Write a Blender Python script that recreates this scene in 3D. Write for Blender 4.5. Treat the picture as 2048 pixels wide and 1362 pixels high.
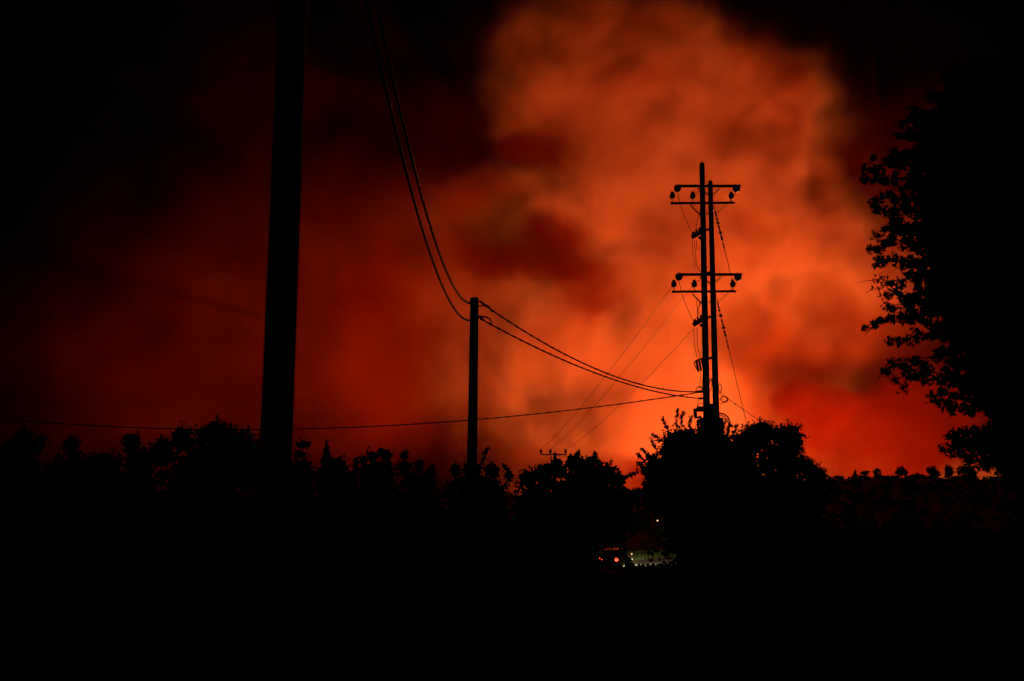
import bpy, bmesh, math, random
from mathutils import Vector, Matrix, noise as mnoise

# ------------------------------------------------------------------ clear
for o in list(bpy.data.objects):
    bpy.data.objects.remove(o)
scene = bpy.context.scene
C = scene.collection

# ------------------------------------------------------------------ camera
CAM = Vector((0.0, 0.0, 1.7))
TILT = math.atan(0.1665)
cam_data = bpy.data.cameras.new('camera')
cam_data.sensor_width = 36.0
cam_data.lens = 36.0 * 2000.0 / 2048.0
cam_data.clip_start = 0.1
cam_data.clip_end = 12000.0
cam_data.dof.use_dof = True
cam_data.dof.focus_distance = 48.0
cam_data.dof.aperture_fstop = 1.2
cam = bpy.data.objects.new('camera', cam_data)
cam.location = CAM
cam.rotation_euler = (math.pi / 2 + TILT, 0, 0)
C.objects.link(cam)
scene.camera = cam

# ------------------------------------------------------------------ night sky
SUN_EL, SUN_ROT = math.radians(-8.0), math.radians(200.0)
world = bpy.data.worlds.new('World')
scene.world = world
world.use_nodes = True
wn, wl = world.node_tree.nodes, world.node_tree.links
sky = wn.new('ShaderNodeTexSky')
sky.sky_type = 'NISHITA'
sky.sun_disc = False
sky.sun_elevation = SUN_EL
sky.sun_rotation = SUN_ROT
wn['Background'].inputs['Strength'].default_value = 0.002
wl.new(sky.outputs['Color'], wn['Background'].inputs['Color'])

# ------------------------------------------------------------------ wildfire light (the only strong light: the burning hillside)
def fire_light(x, y, z, watts, radius, col=(1.0, 0.30, 0.07)):
    l = bpy.data.lights.new('fire_light', 'POINT')
    l.energy = watts
    l.color = col
    l.shadow_soft_size = radius
    o = bpy.data.objects.new('fire_light', l)
    o.location = (x, y, z)
    C.objects.link(o)
    return o
ORANGE, RED = (1.0, 0.46, 0.13), (1.0, 0.135, 0.02)
FIRES = [
    ( 262, 770, 16, 0.75e7, 8, ORANGE),
    ( 215, 640, 10, 1.30e7, 8, RED),
    ( 330, 680, 10, 0.10e7, 8, RED),
]
for f in FIRES:
    fire_light(*f)

# ------------------------------------------------------------------ exposure and render settings
scene.view_settings.view_transform = 'Standard'
scene.view_settings.look = 'None'
scene.view_settings.gamma = 1.0
scene.view_settings.exposure = 0.0
scene.render.engine = 'CYCLES'
cy = scene.cycles
cy.use_adaptive_sampling = True
cy.adaptive_threshold = 0.03
cy.use_denoising = True
try:
    cy.denoiser = 'OPENIMAGEDENOISE'
except Exception:
    pass
cy.max_bounces = 3
cy.diffuse_bounces = 1
cy.glossy_bounces = 1
cy.volume_bounces = 1
cy.transparent_max_bounces = 8
cy.volume_step_rate = 4.5
cy.volume_max_steps = 512

# ------------------------------------------------------------------ helpers
F_PX = 2000.0
def P(px, py, Y):
    """World point seen along the direction (px, py) of the 2048 x 1362 photograph at forward distance Y."""
    u, v = (px - 1024.0) / F_PX, (681.0 - py) / F_PX
    c, s = math.cos(TILT), math.sin(TILT)
    dy, dz = c - v * s, s + v * c
    k = Y / dy
    return Vector((u * k, Y, CAM.z + dz * k))

# ------------------------------------------------------------------ materials
import numpy as np
def principled(name, col, rough=0.8, col2=None, scale=8.0, detail=5.0, metal=0.0, bump=0.0, bscale=None, stretch=None, spec=0.3):
    m = bpy.data.materials.new(name); m.use_nodes = True
    n, l = m.node_tree.nodes, m.node_tree.links
    b = n['Principled BSDF']
    b.inputs['Roughness'].default_value = rough
    b.inputs['Metallic'].default_value = metal
    b.inputs['Specular IOR Level'].default_value = spec
    b.inputs['Base Color'].default_value = (*col, 1)
    if col2 is not None or bump:
        tc = n.new('ShaderNodeTexCoord'); mp = n.new('ShaderNodeMapping')
        if stretch: mp.inputs['Scale'].default_value = stretch
        l.new(tc.outputs['Object'], mp.inputs['Vector'])
        nz = n.new('ShaderNodeTexNoise'); nz.inputs['Scale'].default_value = scale; nz.inputs['Detail'].default_value = detail
        l.new(mp.outputs[0], nz.inputs['Vector'])
        if col2 is not None:
            r = n.new('ShaderNodeValToRGB')
            r.color_ramp.elements[0].position = 0.3; r.color_ramp.elements[1].position = 0.7
            r.color_ramp.elements[0].color = (*col, 1); r.color_ramp.elements[1].color = (*col2, 1)
            l.new(nz.outputs[0], r.inputs[0]); l.new(r.outputs[0], b.inputs['Base Color'])
        if bump:
            nb = n.new('ShaderNodeTexNoise'); nb.inputs['Scale'].default_value = bscale or scale * 3; nb.inputs['Detail'].default_value = 6
            l.new(mp.outputs[0], nb.inputs['Vector'])
            bp = n.new('ShaderNodeBump'); bp.inputs['Strength'].default_value = bump; bp.inputs['Distance'].default_value = 0.05
            l.new(nb.outputs[0], bp.inputs['Height']); l.new(bp.outputs[0], b.inputs['Normal'])
    return m
def emitter(name, col, strength):
    m = bpy.data.materials.new(name); m.use_nodes = True
    b = m.node_tree.nodes['Principled BSDF']
    b.inputs['Base Color'].default_value = (*col, 1)
    b.inputs['Emission Color'].default_value = (*col, 1)
    b.inputs['Emission Strength'].default_value = strength
    return m
M = dict(
    soil=principled('dry_soil', (0.03, 0.024, 0.014), 0.95, (0.045, 0.04, 0.02), 0.35, 8, bump=0.6, bscale=3.0),
    grass=principled('dry_grass', (0.05, 0.055, 0.018), 0.8, (0.09, 0.085, 0.03), 0.6),
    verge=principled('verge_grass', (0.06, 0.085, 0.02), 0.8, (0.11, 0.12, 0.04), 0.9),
    asphalt=principled('asphalt', (0.04, 0.04, 0.042), 0.9, (0.06, 0.058, 0.055), 5.0, bump=0.3, bscale=60),
    line=principled('road_paint', (0.7, 0.7, 0.66), 0.7, (0.5, 0.5, 0.46), 6.0),
    bark=principled('bark', (0.045, 0.032, 0.022), 0.95, (0.09, 0.07, 0.05), 6.0, bump=0.8, bscale=14, stretch=(1, 1, .25)),
    leaf_a=principled('olive_leaf', (0.03, 0.045, 0.016), 0.9, (0.055, 0.075, 0.025), 1.5, spec=0.05),
    leaf_b=principled('oak_leaf', (0.028, 0.042, 0.013), 0.9, (0.05, 0.065, 0.02), 1.2, spec=0.05),
    leaf_c=principled('pine_needle', (0.02, 0.035, 0.014), 0.9, (0.04, 0.055, 0.02), 1.5, spec=0.05),
    wood=principled('creosoted_wood', (0.05, 0.035, 0.024), 0.9, (0.10, 0.075, 0.05), 3.0, bump=0.5, bscale=20, stretch=(4, 4, .15)),
    concrete=principled('pole_concrete', (0.16, 0.15, 0.135), 0.9, (0.24, 0.225, 0.2), 3.0, bump=0.3, bscale=30),
    steel=principled('galvanised_steel', (0.22, 0.22, 0.22), 0.5, (0.32, 0.32, 0.31), 9.0, metal=0.9),
    ceramic=principled('brown_ceramic', (0.09, 0.035, 0.02), 0.55, (0.12, 0.05, 0.03), 20.0, spec=0.5),
    rubber=principled('black_insulation', (0.012, 0.012, 0.012), 0.6, (0.022, 0.022, 0.022), 12.0),
    box=principled('grey_cabinet', (0.14, 0.145, 0.15), 0.55, (0.2, 0.2, 0.2), 4.0),
    paint=principled('dark_car_paint', (0.02, 0.022, 0.028), 0.3, spec=0.5),
    glass=principled('car_glass', (0.01, 0.012, 0.014), 0.08, spec=0.5),
    tyre=principled('tyre_rubber', (0.015, 0.015, 0.015), 0.85),
    rim=principled('alloy_rim', (0.4, 0.4, 0.4), 0.35, metal=0.8),
    plate=principled('number_plate', (0.6, 0.6, 0.55), 0.5),
    tail=emitter('tail_lamp', (1.0, 0.05, 0.02), 7.0),
    head=emitter('head_lamp', (1.0, 0.93, 0.75), 10.0),
    lamp_w=emitter('warm_lamp', (1.0, 0.5, 0.25), 2.5),
    lamp_r=emitter('red_lamp', (1.0, 0.3, 0.2), 1.5),
    flame=emitter('flame', (1.0, 0.16, 0.02), 1.3),
)

# ------------------------------------------------------------------ mesh helpers
def tag(o, label=None, cat=None, group=None, kind=None):
    if label: o['label'] = label
    if cat: o['category'] = cat
    if group: o['group'] = group
    if kind: o['kind'] = kind
    return o
def empty(name, loc=(0, 0, 0)):
    o = bpy.data.objects.new(name, None); o.location = loc; C.objects.link(o); return o
class MB:
    """Collects vertices and faces in world coordinates; build() makes one mesh object."""
    def __init__(s): s.v, s.f = [], []
    def add(s, vs, fs):
        k = len(s.v); s.v += [tuple(v) for v in vs]; s.f += [tuple(i + k for i in f) for f in fs]; return s
    def tube(s, pts, rad, seg=8, caps=True):
        pts = [Vector(p) for p in pts]; n = len(pts)
        if not hasattr(rad, '__len__'): rad = [rad] * n
        vs, fs = [], []
        t = (pts[1] - pts[0]).normalized()
        u = t.cross(Vector((0.31, 0.17, 1.0)) if abs(t.z) < 0.9 else Vector((1, 0.2, 0))).normalized()
        for i, p in enumerate(pts):
            t = (pts[min(i + 1, n - 1)] - pts[max(i - 1, 0)]).normalized()
            u = (u - t * u.dot(t)).normalized(); w = t.cross(u)
            for k in range(seg):
                a = 2 * math.pi * k / seg
                vs.append(p + (u * math.cos(a) + w * math.sin(a)) * rad[i])
        for i in range(n - 1):
            for k in range(seg):
                a, b = i * seg + k, i * seg + (k + 1) % seg
                fs.append((a, b, b + seg, a + seg))
        if caps:
            fs.append(tuple(range(seg))[::-1]); fs.append(tuple(range((n - 1) * seg, n * seg)))
        return s.add(vs, fs)
    def box(s, c, size, ax=None):
        c = Vector(c); ax = ax or (Vector((1, 0, 0)), Vector((0, 1, 0)), Vector((0, 0, 1)))
        h = [a * (d / 2) for a, d in zip(ax, size)]
        vs = [c + h[0] * i + h[1] * j + h[2] * k for i in (-1, 1) for j in (-1, 1) for k in (-1, 1)]
        return s.add(vs, [(0, 1, 3, 2), (4, 6, 7, 5), (0, 4, 5, 1), (2, 3, 7, 6), (0, 2, 6, 4), (1, 5, 7, 3)])
    def beam(s, a, b, w, h):
        a, b = Vector(a), Vector(b); x = (b - a).normalized()
        y = Vector((0, 0, 1)).cross(x)
        y = y.normalized() if y.length > 1e-3 else Vector((0, 1, 0))
        return s.box((a + b) / 2, ((b - a).length, w, h), (x, y, x.cross(y)))
    def lathe(s, base, prof, seg=14, axis=None):
        base = Vector(base); axis = (axis or Vector((0, 0, 1))).normalized()
        u = axis.orthogonal().normalized(); w = axis.cross(u); vs, fs = [], []
        for r, z in prof:
            for k in range(seg):
                a = 2 * math.pi * k / seg
                vs.append(base + axis * z + (u * math.cos(a) + w * math.sin(a)) * r)
        n = len(prof)
        for i in range(n - 1):
            for k in range(seg):
                a, b = i * seg + k, i * seg + (k + 1) % seg
                fs.append((a, b, b + seg, a + seg))
        fs.append(tuple(range(seg))[::-1]); fs.append(tuple(range((n - 1) * seg, n * seg)))
        return s.add(vs, fs)
    def build(s, name, mat, parent=None, smooth=False, origin=None):
        org = Vector(origin) if origin is not None else (parent.matrix_world.translation if False else Vector((0, 0, 0)))
        if parent is not None:
            p, org = parent, Vector((0, 0, 0))
            while p is not None: org = org + p.location; p = p.parent
        me = bpy.data.meshes.new(name)
        me.from_pydata([tuple(Vector(v) - org) for v in s.v], [], s.f)
        me.materials.append(M[mat] if isinstance(mat, str) else mat)
        if smooth: me.polygons.foreach_set('use_smooth', [True] * len(me.polygons))
        o = bpy.data.objects.new(name, me); C.objects.link(o)
        if parent is not None: o.parent = parent
        elif origin is not None: o.location = org
        return o
def sstep(a, b, x):
    t = min(1.0, max(0.0, (x - a) / (b - a))); return t * t * (3 - 2 * t)

# ------------------------------------------------------------------ terrain
ROAD = [(-60, 50), (-30, 54), (-10, 58), (1, 64), (6.5, 74), (11, 86), (20, 102), (32, 125), (40, 160)]
def road_near(x, y):
    best = (1e9, 0)
    for (ax, ay), (bx, by) in zip(ROAD[:-1], ROAD[1:]):
        dx, dy = bx - ax, by - ay; L2 = dx * dx + dy * dy
        t = min(1, max(0, ((x - ax) * dx + (y - ay) * dy) / L2))
        ex, ey = x - (ax + t * dx), y - (ay + t * dy)
        d = math.hypot(ex, ey)
        if d < best[0]: best = (d, 1 if (dx * ey - dy * ex) > 0 else -1)
    return best
def ridge_z(x):
    return 4.0 + 3.0 * sstep(-60, 45, x) + 5.2 * sstep(50, 140, x) + 1.5 * sstep(190, 230, x) + 5.0 * sstep(260, 600, x)
def base_h(x, y):
    z = -0.038 * max(-60.0, min(72.0, y)) - 0.3 * sstep(60, 90, y)
    z += (ridge_z(x) + 3.0) * sstep(120, 420, y) * (1 - sstep(425, 560, y))
    return z
def h(x, y):
    z = base_h(x, y)
    d = math.hypot(x, y)
    z += mnoise.noise(Vector((x * .035, y * .035, 3.1))) * 0.35 * sstep(6, 40, d)
    z += mnoise.noise(Vector((x * .012, y * .012, 9.1))) * 1.2 * sstep(130, 300, d) * (1 - 0.6 * sstep(380, 430, y))
    if -70 < x < 60 and 30 < y < 180:
        dr, side = road_near(x, y)
        flat = sstep(9.0, 3.4, dr) if dr < 9 else 0.0
        z = z * (1 - flat) + base_h(x, y) * flat
        z -= 0.12 * sstep(4.6, 3.2, dr)
        if side < 0 and 40 < y < 130: z += 0.95 * sstep(3.6, 9.0, dr) * sstep(76, 86, y) * sstep(60, 30, x)
    return z
N = 190
def axis_pts(n, lim, k, off=0.0):
    return [off + lim * math.sinh(k * (2 * i / n - 1)) / math.sinh(k) for i in range(n + 1)]
gx, gy = axis_pts(N, 6000, 7.0), axis_pts(N, 6000, 6.2, 60.0)
mb = MB()
vs = [(x, y, h(x, y)) for y in gy for x in gx]
fs = [(j * (N + 1) + i, j * (N + 1) + i + 1, (j + 1) * (N + 1) + i + 1, (j + 1) * (N + 1) + i) for j in range(N) for i in range(N)]
mb.add(vs, fs)
tag(mb.build('ground', 'soil', smooth=True), kind='structure')

# finer patch of the roadside so the lane sits cleanly on it
def ribbon(pts, offs, lift, step=1.5):
    """A strip that follows the lane at lateral offsets offs = (right, left)."""
    P2 = []
    for (ax, ay), (bx, by) in zip(pts[:-1], pts[1:]):
        L = math.hypot(bx - ax, by - ay); k = max(2, int(L / step))
        P2 += [(ax + (bx - ax) * i / k, ay + (by - ay) * i / k) for i in range(k)]
    for _ in range(6): P2 = [P2[0]] + [((P2[i-1][0] + P2[i][0]*2 + P2[i+1][0]) / 4, (P2[i-1][1] + P2[i][1]*2 + P2[i+1][1]) / 4) for i in range(1, len(P2) - 1)] + [P2[-1]]
    m = MB(); n = 5; vs = []
    for i, (x, y) in enumerate(P2):
        x0, y0 = P2[max(0, i - 1)]; x1, y1 = P2[min(len(P2) - 1, i + 1)]
        t = Vector((x1 - x0, y1 - y0)).normalized(); nn = Vector((t.y, -t.x))
        zc = base_h(x, y)
        for k in range(n):
            o = offs[0] + (offs[1] - offs[0]) * k / (n - 1)
            vs.append((x + nn.x * o, y + nn.y * o, zc + lift))
    fs = [(i * n + k, i * n + k + 1, (i + 1) * n + k + 1, (i + 1) * n + k) for i in range(len(P2) - 1) for k in range(n - 1)]
    return m.add(vs, fs)
tag(ribbon(ROAD, (-2.6, 2.6), 0.02).build('road', 'asphalt', smooth=True), kind='structure')
road_ob = C.objects['road']
for o_ in (-2.35, 2.25):
    ribbon(ROAD, (o_, o_ + 0.1), 0.026).build('edge_line', 'line', road_ob)

# ------------------------------------------------------------------ grass and scrub
def blades(name, label, spots, hgt, wid, mat, seed):
    r = random.Random(seed); V, Fc = [], []
    for (x, y, s) in spots:
        z = h(x, y); a = r.random() * 6.283; hh = hgt * s * (0.5 + r.random()); ww = wid * (0.6 + 0.8 * r.random())
        dx, dy = math.cos(a) * ww, math.sin(a) * ww; lx, ly = r.gauss(0, .25) * hh, r.gauss(0, .25) * hh
        k = len(V)
        V += [(x - dx, y - dy, z - .03), (x + dx, y + dy, z - .03), (x + lx * .5 + dx * .6, y + ly * .5 + dy * .6, z + hh * .6), (x + lx, y + ly, z + hh)]
        Fc += [(k, k + 1, k + 2), (k, k + 2, k + 3)]
    m = MB(); m.v, m.f = V, Fc
    o = m.build(name, mat); tag(o, label, 'grass', kind='stuff'); return o
rg = random.Random(5)
sp = []
for _ in range(26000):
    d = 2.5 + 34 * rg.random() ** 1.6; a = rg.uniform(-0.75, 0.75)
    sp.append((d * math.sin(a), d * math.cos(a), 0.7 + 0.6 * mnoise.noise(Vector((d * math.sin(a) * .3, d * math.cos(a) * .3, 0)))))
blades('dry_grass', 'dark dry grass covering the black foreground field', sp, 0.32, 0.012, 'grass', 6)
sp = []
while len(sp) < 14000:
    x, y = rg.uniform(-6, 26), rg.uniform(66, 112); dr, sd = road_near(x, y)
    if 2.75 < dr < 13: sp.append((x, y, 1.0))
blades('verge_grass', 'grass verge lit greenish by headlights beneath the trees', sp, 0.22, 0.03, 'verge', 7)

# ------------------------------------------------------------------ poles and cables
def at_z(px, py, Y): return P(px, py, Y)
# near pole
top9 = P(617, -850, 9.0); bx = P(552, 885, 9.0)
b9 = Vector((bx.x, 9.0, h(bx.x, 9.0) - .2)); t9 = Vector((bx.x + .005, 9.0, 11.0))
near_pole = empty('utility_pole', b9)
MB().tube([b9.lerp(t9, i / 12) for i in range(13)], [.150 - .0016 * i for i in range(13)], 28).build('pole', 'wood', near_pole, True)
MB().lathe(t9, [(.134, 0), (.14, .01), (.1, .05), (0.01, .06)], 20).build('pole_cap', 'steel', near_pole)
for z in (10.15, 10.62):
    MB().lathe((t9.x, 9.0, z - .03), [(.142, 0), (.142, .06)], 24).build('strap', 'steel', near_pole)
    MB().tube([(t9.x + .0, 9.13, z), (t9.x + .0, 9.2, z), (t9.x + .02, 9.24, z - .05), (t9.x + .02, 9.22, z - .1)], .012, 6).build('hook', 'steel', near_pole)
tag(near_pole, 'thick wooden utility pole close to the camera running out of the top', 'pole')
# middle pole
tm, bm_ = P(949, 596, 28), P(944.5, 905, 28)
bm = tm + (bm_ - tm) * 1.35; gz = h(bm.x, bm.y) - .3; bm = tm + (bm - tm) * ((tm.z - gz) / (tm.z - bm.z))
mid_pole = empty('utility_pole', bm)
MB().tube([bm.lerp(tm, i / 10) for i in range(11)], [.165 - .0045 * i for i in range(11)], 20).build('pole', 'wood', mid_pole, True)
for py in (603, 635):
    c = P(949, py, 28)
    MB().lathe(c - Vector((0, 0, .03)), [(.128, 0), (.128, .06)], 20).build('strap', 'steel', mid_pole)
    MB().tube([c + Vector((-.16, 0, .0)), c + Vector((.16, 0, 0))], .014, 6).build('through_bolt', 'steel', mid_pole)
    MB().tube([c + Vector((.13, 0, 0)), c + Vector((.19, 0, .01)), c + Vector((.24, .02, -.03)), c + Vector((.28, .05, -.06))], .02, 6).build('dead_end_clamp', 'rubber', mid_pole)
tag(mid_pole, 'plain short wooden pole in the middle where the twisted cables change direction', 'pole')

def twisted(name, label, A, Bp, sag, group, strands=2, r=.017, off=.017, pitch=.55, n=None, tail_a=(), tail_b=()):
    A, Bp = Vector(A), Vector(Bp); L = (Bp - A).length
    n = n or int(L / pitch * 8)
    path = [A.lerp(Bp, i / n) - Vector((0, 0, 4 * sag * (i / n) * (1 - i / n))) for i in range(n + 1)]
    path = [Vector(p) for p in tail_a] + path + [Vector(p) for p in tail_b]
    m = MB(); ph = random.random() * 6
    for s in range(strands):
        pts, acc = [], 0.0
        for i, p in enumerate(path):
            if i: acc += (p - path[i - 1]).length
            t = (path[min(i + 1, len(path) - 1)] - path[max(i - 1, 0)]).normalized()
            u = t.cross(Vector((0, 0, 1))).normalized(); w = u.cross(t)
            a = ph + 2 * math.pi * (acc / pitch + s / strands)
            pts.append(p + (u * math.cos(a) + w * math.sin(a)) * off)
        m.tube(pts, r, 5)
    o = m.build(name, 'rubber', None, True, origin=A)
    tag(o, label, 'cable', group); return o
random.seed(3)
G1 = 'twisted overhead cables'
twisted('overhead_cable', 'upper twisted cable rising from the middle pole to the near pole', (-2.118, 8.99, 10.62), P(941, 607, 28), 1.72, G1)
twisted('overhead_cable', 'lower twisted cable rising from the middle pole to the near pole', (-2.16, 8.99, 10.15), P(939.5, 641, 28), 1.70, G1)
twisted('overhead_cable', 'upper twisted cable sagging from the middle pole to the twin poles', P(960, 604, 28), P(1402, 783, 43), .72, G1, r=.017, off=.015, pitch=.9)
twisted('overhead_cable', 'lower twisted cable sagging from the middle pole to the twin poles', P(960, 637, 28), P(1402, 797, 43), .46, G1, r=.017, off=.015, pitch=.9)
twisted('overhead_cable', 'long low cable running left from the twin poles behind the other poles', (-24.95, 46.04, 5.84), P(1402, 784, 43), 1.07, G1, r=.017, off=.014, pitch=.9)
# slack loops where the cables pass the middle pole
m = MB()
m.tube([P(941, 607, 28), P(949, 613, 27.8), P(962, 612, 27.85), P(973, 610, 28), P(979, 614, 28.1), P(983, 624, 28.25)], .02, 6)
tag(m.build('cable_loop', 'rubber', None, True), 'upper slack cable loop at the top of the middle pole', 'cable')
m = MB()
m.tube([P(939, 641, 28), P(948, 638, 27.8), P(960, 632, 27.85), P(972, 634, 28), P(980, 638, 28.1), P(983, 646, 28.2), P(981, 650, 28.2)], .024, 6)
tag(m.build('cable_loop', 'rubber', None, True), 'lower slack cable loop on the middle pole', 'cable')

# ---- twin pole with switchgear
YT = 43.0
pxm = YT / F_PX
def T(px, py, dy=0.0): return P(px, py, YT + dy)
ft = T(1413, 1000); gz = h(ft.x, YT) - .3
twin = empty('twin_utility_pole', (ft.x, YT, gz))
def pole_line(a, b, ztop=None):
    a, b = Vector(a), Vector(b); d = (b - a).normalized(); k = (gz - a.z) / d.z
    return a + d * k
for (ta, tb, wa, wb, dy) in ((T(1404, 328), T(1413.5, 835), .115, .155, 0), (T(1420.5, 364, .45), T(1432.5, 835, .45), .105, .15, .45)):
    bt = pole_line(ta, tb); L = (ta - bt).length
    MB().tube([bt.lerp(ta, i / 12) for i in range(13)], [wb * 1.12 + (wa - wb * 1.12) * i / 12 for i in range(13)], 16).build('pole', 'wood', twin, True)
    MB().lathe(ta, [(wa, 0), (wa * .95, .02), (wa * .5, .06), (.01, .09)], 16).build('pole_cap', 'wood', twin)
    # climbing steps
    for k in range(14):
        f = .35 + .62 * k / 14; c = bt.lerp(ta, f); sgn = 1 if k % 2 else -1
        MB().tube([c + Vector((.1 * sgn * 1.0, 0, 0)), c + Vector((.19 * sgn, 0, 0)), c + Vector((.19 * sgn, 0, .035))], .010, 5).build('climbing_step', 'steel', twin)
def pin_insulator(px, py, sc=1.0):
    b = T(px, py, -.14)
    i = MB().lathe(b, [(.018, 0), (.018, .13), (.08, .135), (.115, .16), (.105, .21), (.125, .24), (.125, .31), (.10, .345), (.055, .375), (.075, .40), (.075, .44), (.03, .46)], 14).build('insulator', 'ceramic', twin, True)
    MB().lathe(b - Vector((0, 0, .09)), [(.02, 0), (.02, .09)], 8).build('pin', 'steel', i)
def strain_disc(px, py, lean):
    c = T(px, py, -.2); ax = Vector((lean, -.4, -.6)).normalized()
    d = MB().lathe(c - ax * .12, [(.05, -.02), (.13, 0), (.165, .05), (.165, .09), (.12, .12), (.155, .15), (.15, .19), (.09, .22), (.04, .27)], 16, ax).build('strain_insulator', 'ceramic', twin, True)
    MB().tube([c - ax * .13, c - ax * .13 + Vector((0, 0, .14))], .02, 6).build('shackle', 'steel', d)
def crossarms(dy_px, dx):
    a = MB().beam(T(1357 + dx, 372 + dy_px * 1.0, -.17), T(1481 + dx, 372 + dy_px, -.17), .10, .105)
    a.build('crossarm', 'steel', twin)
    b = MB().beam(T(1341 + dx, 406.5 + dy_px, -.17), T(1469 + dx, 405.5 + dy_px, -.17), .10, .085)
    b.build('crossarm', 'steel', twin)
    for x in (1345, 1386, 1463): pin_insulator(x + dx, 403 + dy_px)
    strain_disc(1355 + dx, 377 + dy_px, -.15); strain_disc(1473 + dx, 378 + dy_px, .15)
    for p, q in (((1381, 410), (1402, 432)), ((1440, 376), (1426, 390)), ((1396, 376), (1407, 386)), ((1429, 418), (1410, 430)), ((1410, 384), (1424, 396))):
        MB().beam(T(p[0] + dx, p[1] + dy_px, -.16), T(q[0] + dx, q[1] + dy_px, -.12), .03, .05).build('brace', 'steel', twin)
    # line jumpers
    for ps in (((1355, 385), (1358, 398), (1361, 412), (1372, 440), (1385, 468)), ((1386, 387), (1396, 384), (1404, 380)), ((1345, 390), (1352, 384), (1355, 382)), ((1471, 386), (1467, 390), (1463, 388)), ((1462, 400), (1448, 414), (1432, 428)), ((1402, 418), (1394, 442), (1390, 470))):
        MB().tube([T(x + dx, y + dy_px, -.1) for x, y in ps], .013, 4).build('jumper_wire', 'rubber', twin)
crossarms(0, 0)
crossarms(177, 3)
def switch(px, py):
    b = MB().beam(T(px + 20, py - 6, -.2), T(px + 36, py - 12, .35), .08, .09); s = b.build('switch_bracket', 'steel', twin)
    MB().beam(T(px, py + 5, -.35), T(px + 20, py - 7, -.1), .16, .17).build('switch_body', 'box', twin)
    MB().beam(T(px + 12, py + 5, -.2), T(px + 19, py + 9, -.2), .1, .1).build('switch_handle', 'steel', twin)
    for k in range(3):
        MB().lathe(T(px + 2 + 6 * k, py + 1 - 4 * k, -.3 + .1 * k), [(.045, 0), (.065, .04), (.05, .08), (.06, .12), (.02, .16)], 10).build('bushing', 'ceramic', twin)
switch(1385, 469); switch(1388, 644)
# hanging operating wires
for ps in (((1384, 480), (1386, 505), (1390, 535)), ((1389, 482), (1391, 510), (1393, 530), (1402, 545)), ((1393, 480), (1394, 500)), ((1387, 658), (1389, 690), (1394, 715)), ((1394, 655), (1395, 690), (1400, 715)), ((1392, 600), (1396, 622), (1402, 632)), ((1402, 745), (1399, 775)), ((1406, 748), (1403, 790), (1396, 805), (1393, 818)), ((1395, 640), (1394, 620), (1400, 605))):
    MB().tube([T(x, y, -.25) for x, y in ps], .013, 4).build('drop_wire', 'rubber', twin)
# fuse frame
fr = MB()
fr.tube([T(1388, 727, -.3), T(1391, 722, -.3), T(1404, 716, -.25)], .03, 6).tube([T(1388, 727, -.3), T(1395, 741, -.3), T(1398, 743, -.3), T(1404, 739, -.25)], .022, 6)
fr.build('fuse_frame', 'steel', twin)
for k, (x, y) in enumerate(((1393, 732), (1398, 730), (1403, 727))):
    MB().tube([T(x, y - 10, -.3 + .05 * k), T(x + 4, y + 11, -.3 + .05 * k)], .05, 8).build('fuse', 'ceramic', twin)
MB().beam(T(1403, 722, -.1), T(1430, 713, .4), .08, .1).build('cross_brace', 'steel', twin)
MB().beam(T(1406, 551, -.05), T(1428, 540, .45), .07, .08).build('cross_brace', 'steel', twin)
# cabinet, bracket lamp, conduit and cable loops at the bottom
MB().box(T(1424, 872, -.22), (.92, .5, 1.55)).build('cabinet', 'box', twin)
MB().box(T(1423, 822, .18), (.62, .34, .6)).build('junction_box', 'box', twin)
MB().beam(T(1395, 818, -.15), T(1414, 818, -.05), .16, .22).build('bracket_arm', 'steel', twin)
lb = MB().tube([T(1390, 817, -.2), T(1391, 836, -.2)], .075, 10).build('surge_arrester', 'ceramic', twin, True)
MB().beam(T(1391, 836, -.2), T(1402, 833, -.2), .08, .09).build('terminal', 'steel', lb)
cd = MB().tube([T(1438, 827, .2), T(1448, 828, .15), T(1456, 834, .1), T(1460, 845, .05), T(1458, 858, 0), T(1450, 875, 0)], .035, 8)
cd.tube([T(1438, 831, .2), T(1447, 832, .18), T(1454, 838, .15), T(1457, 848, .1), T(1452, 862, .1)], .025, 8)
cd.build('conduit', 'rubber', twin, True)
def loops(cx, cy, rx, ry, n, ph, dy):
    return MB().tube([T(cx + rx * math.cos(ph + i * .5), cy + ry * math.sin(ph * .7 + i * .52) + .12 * i, dy) for i in range(n)], .018, 5)
loops(1449, 797, 7, 6, 20, .3, .3).build('cable_loop', 'rubber', twin, True)
loops(1399, 778, 7, 6, 24, 1.1, -.25).build('cable_loop', 'rubber', twin, True)
MB().tube([T(1439, 800, .3), T(1446, 793, .3), T(1454, 794, .3), T(1455, 799, .3), T(1448, 805, .3), T(1440, 809, .3)], .02, 6).build('cable_loop', 'rubber', twin, True)
loops(1440, 775, 3, 9, 18, .2, .5).build('cable_loop', 'rubber', twin, True)
loops(1421, 768, 3, 12, 22, 2.0, .2).build('cable_loop', 'rubber', twin, True)
MB().tube([T(1395, 783, -.15), T(1410, 783, -.12)], .055, 8).build('cable_clamp', 'steel', twin)
MB().tube([T(1398, 797, -.15), T(1412, 797, -.12)], .045, 8).build('cable_clamp', 'steel', twin)
MB().tube([T(1395, 812, -.15), T(1402, 806, -.15), T(1410, 810, -.12)], .015, 6).build('drop_wire', 'rubber', twin)
tag(twin, 'tall pair of side by side wooden poles with crossarms, insulators and switchgear', 'pole')
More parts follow.
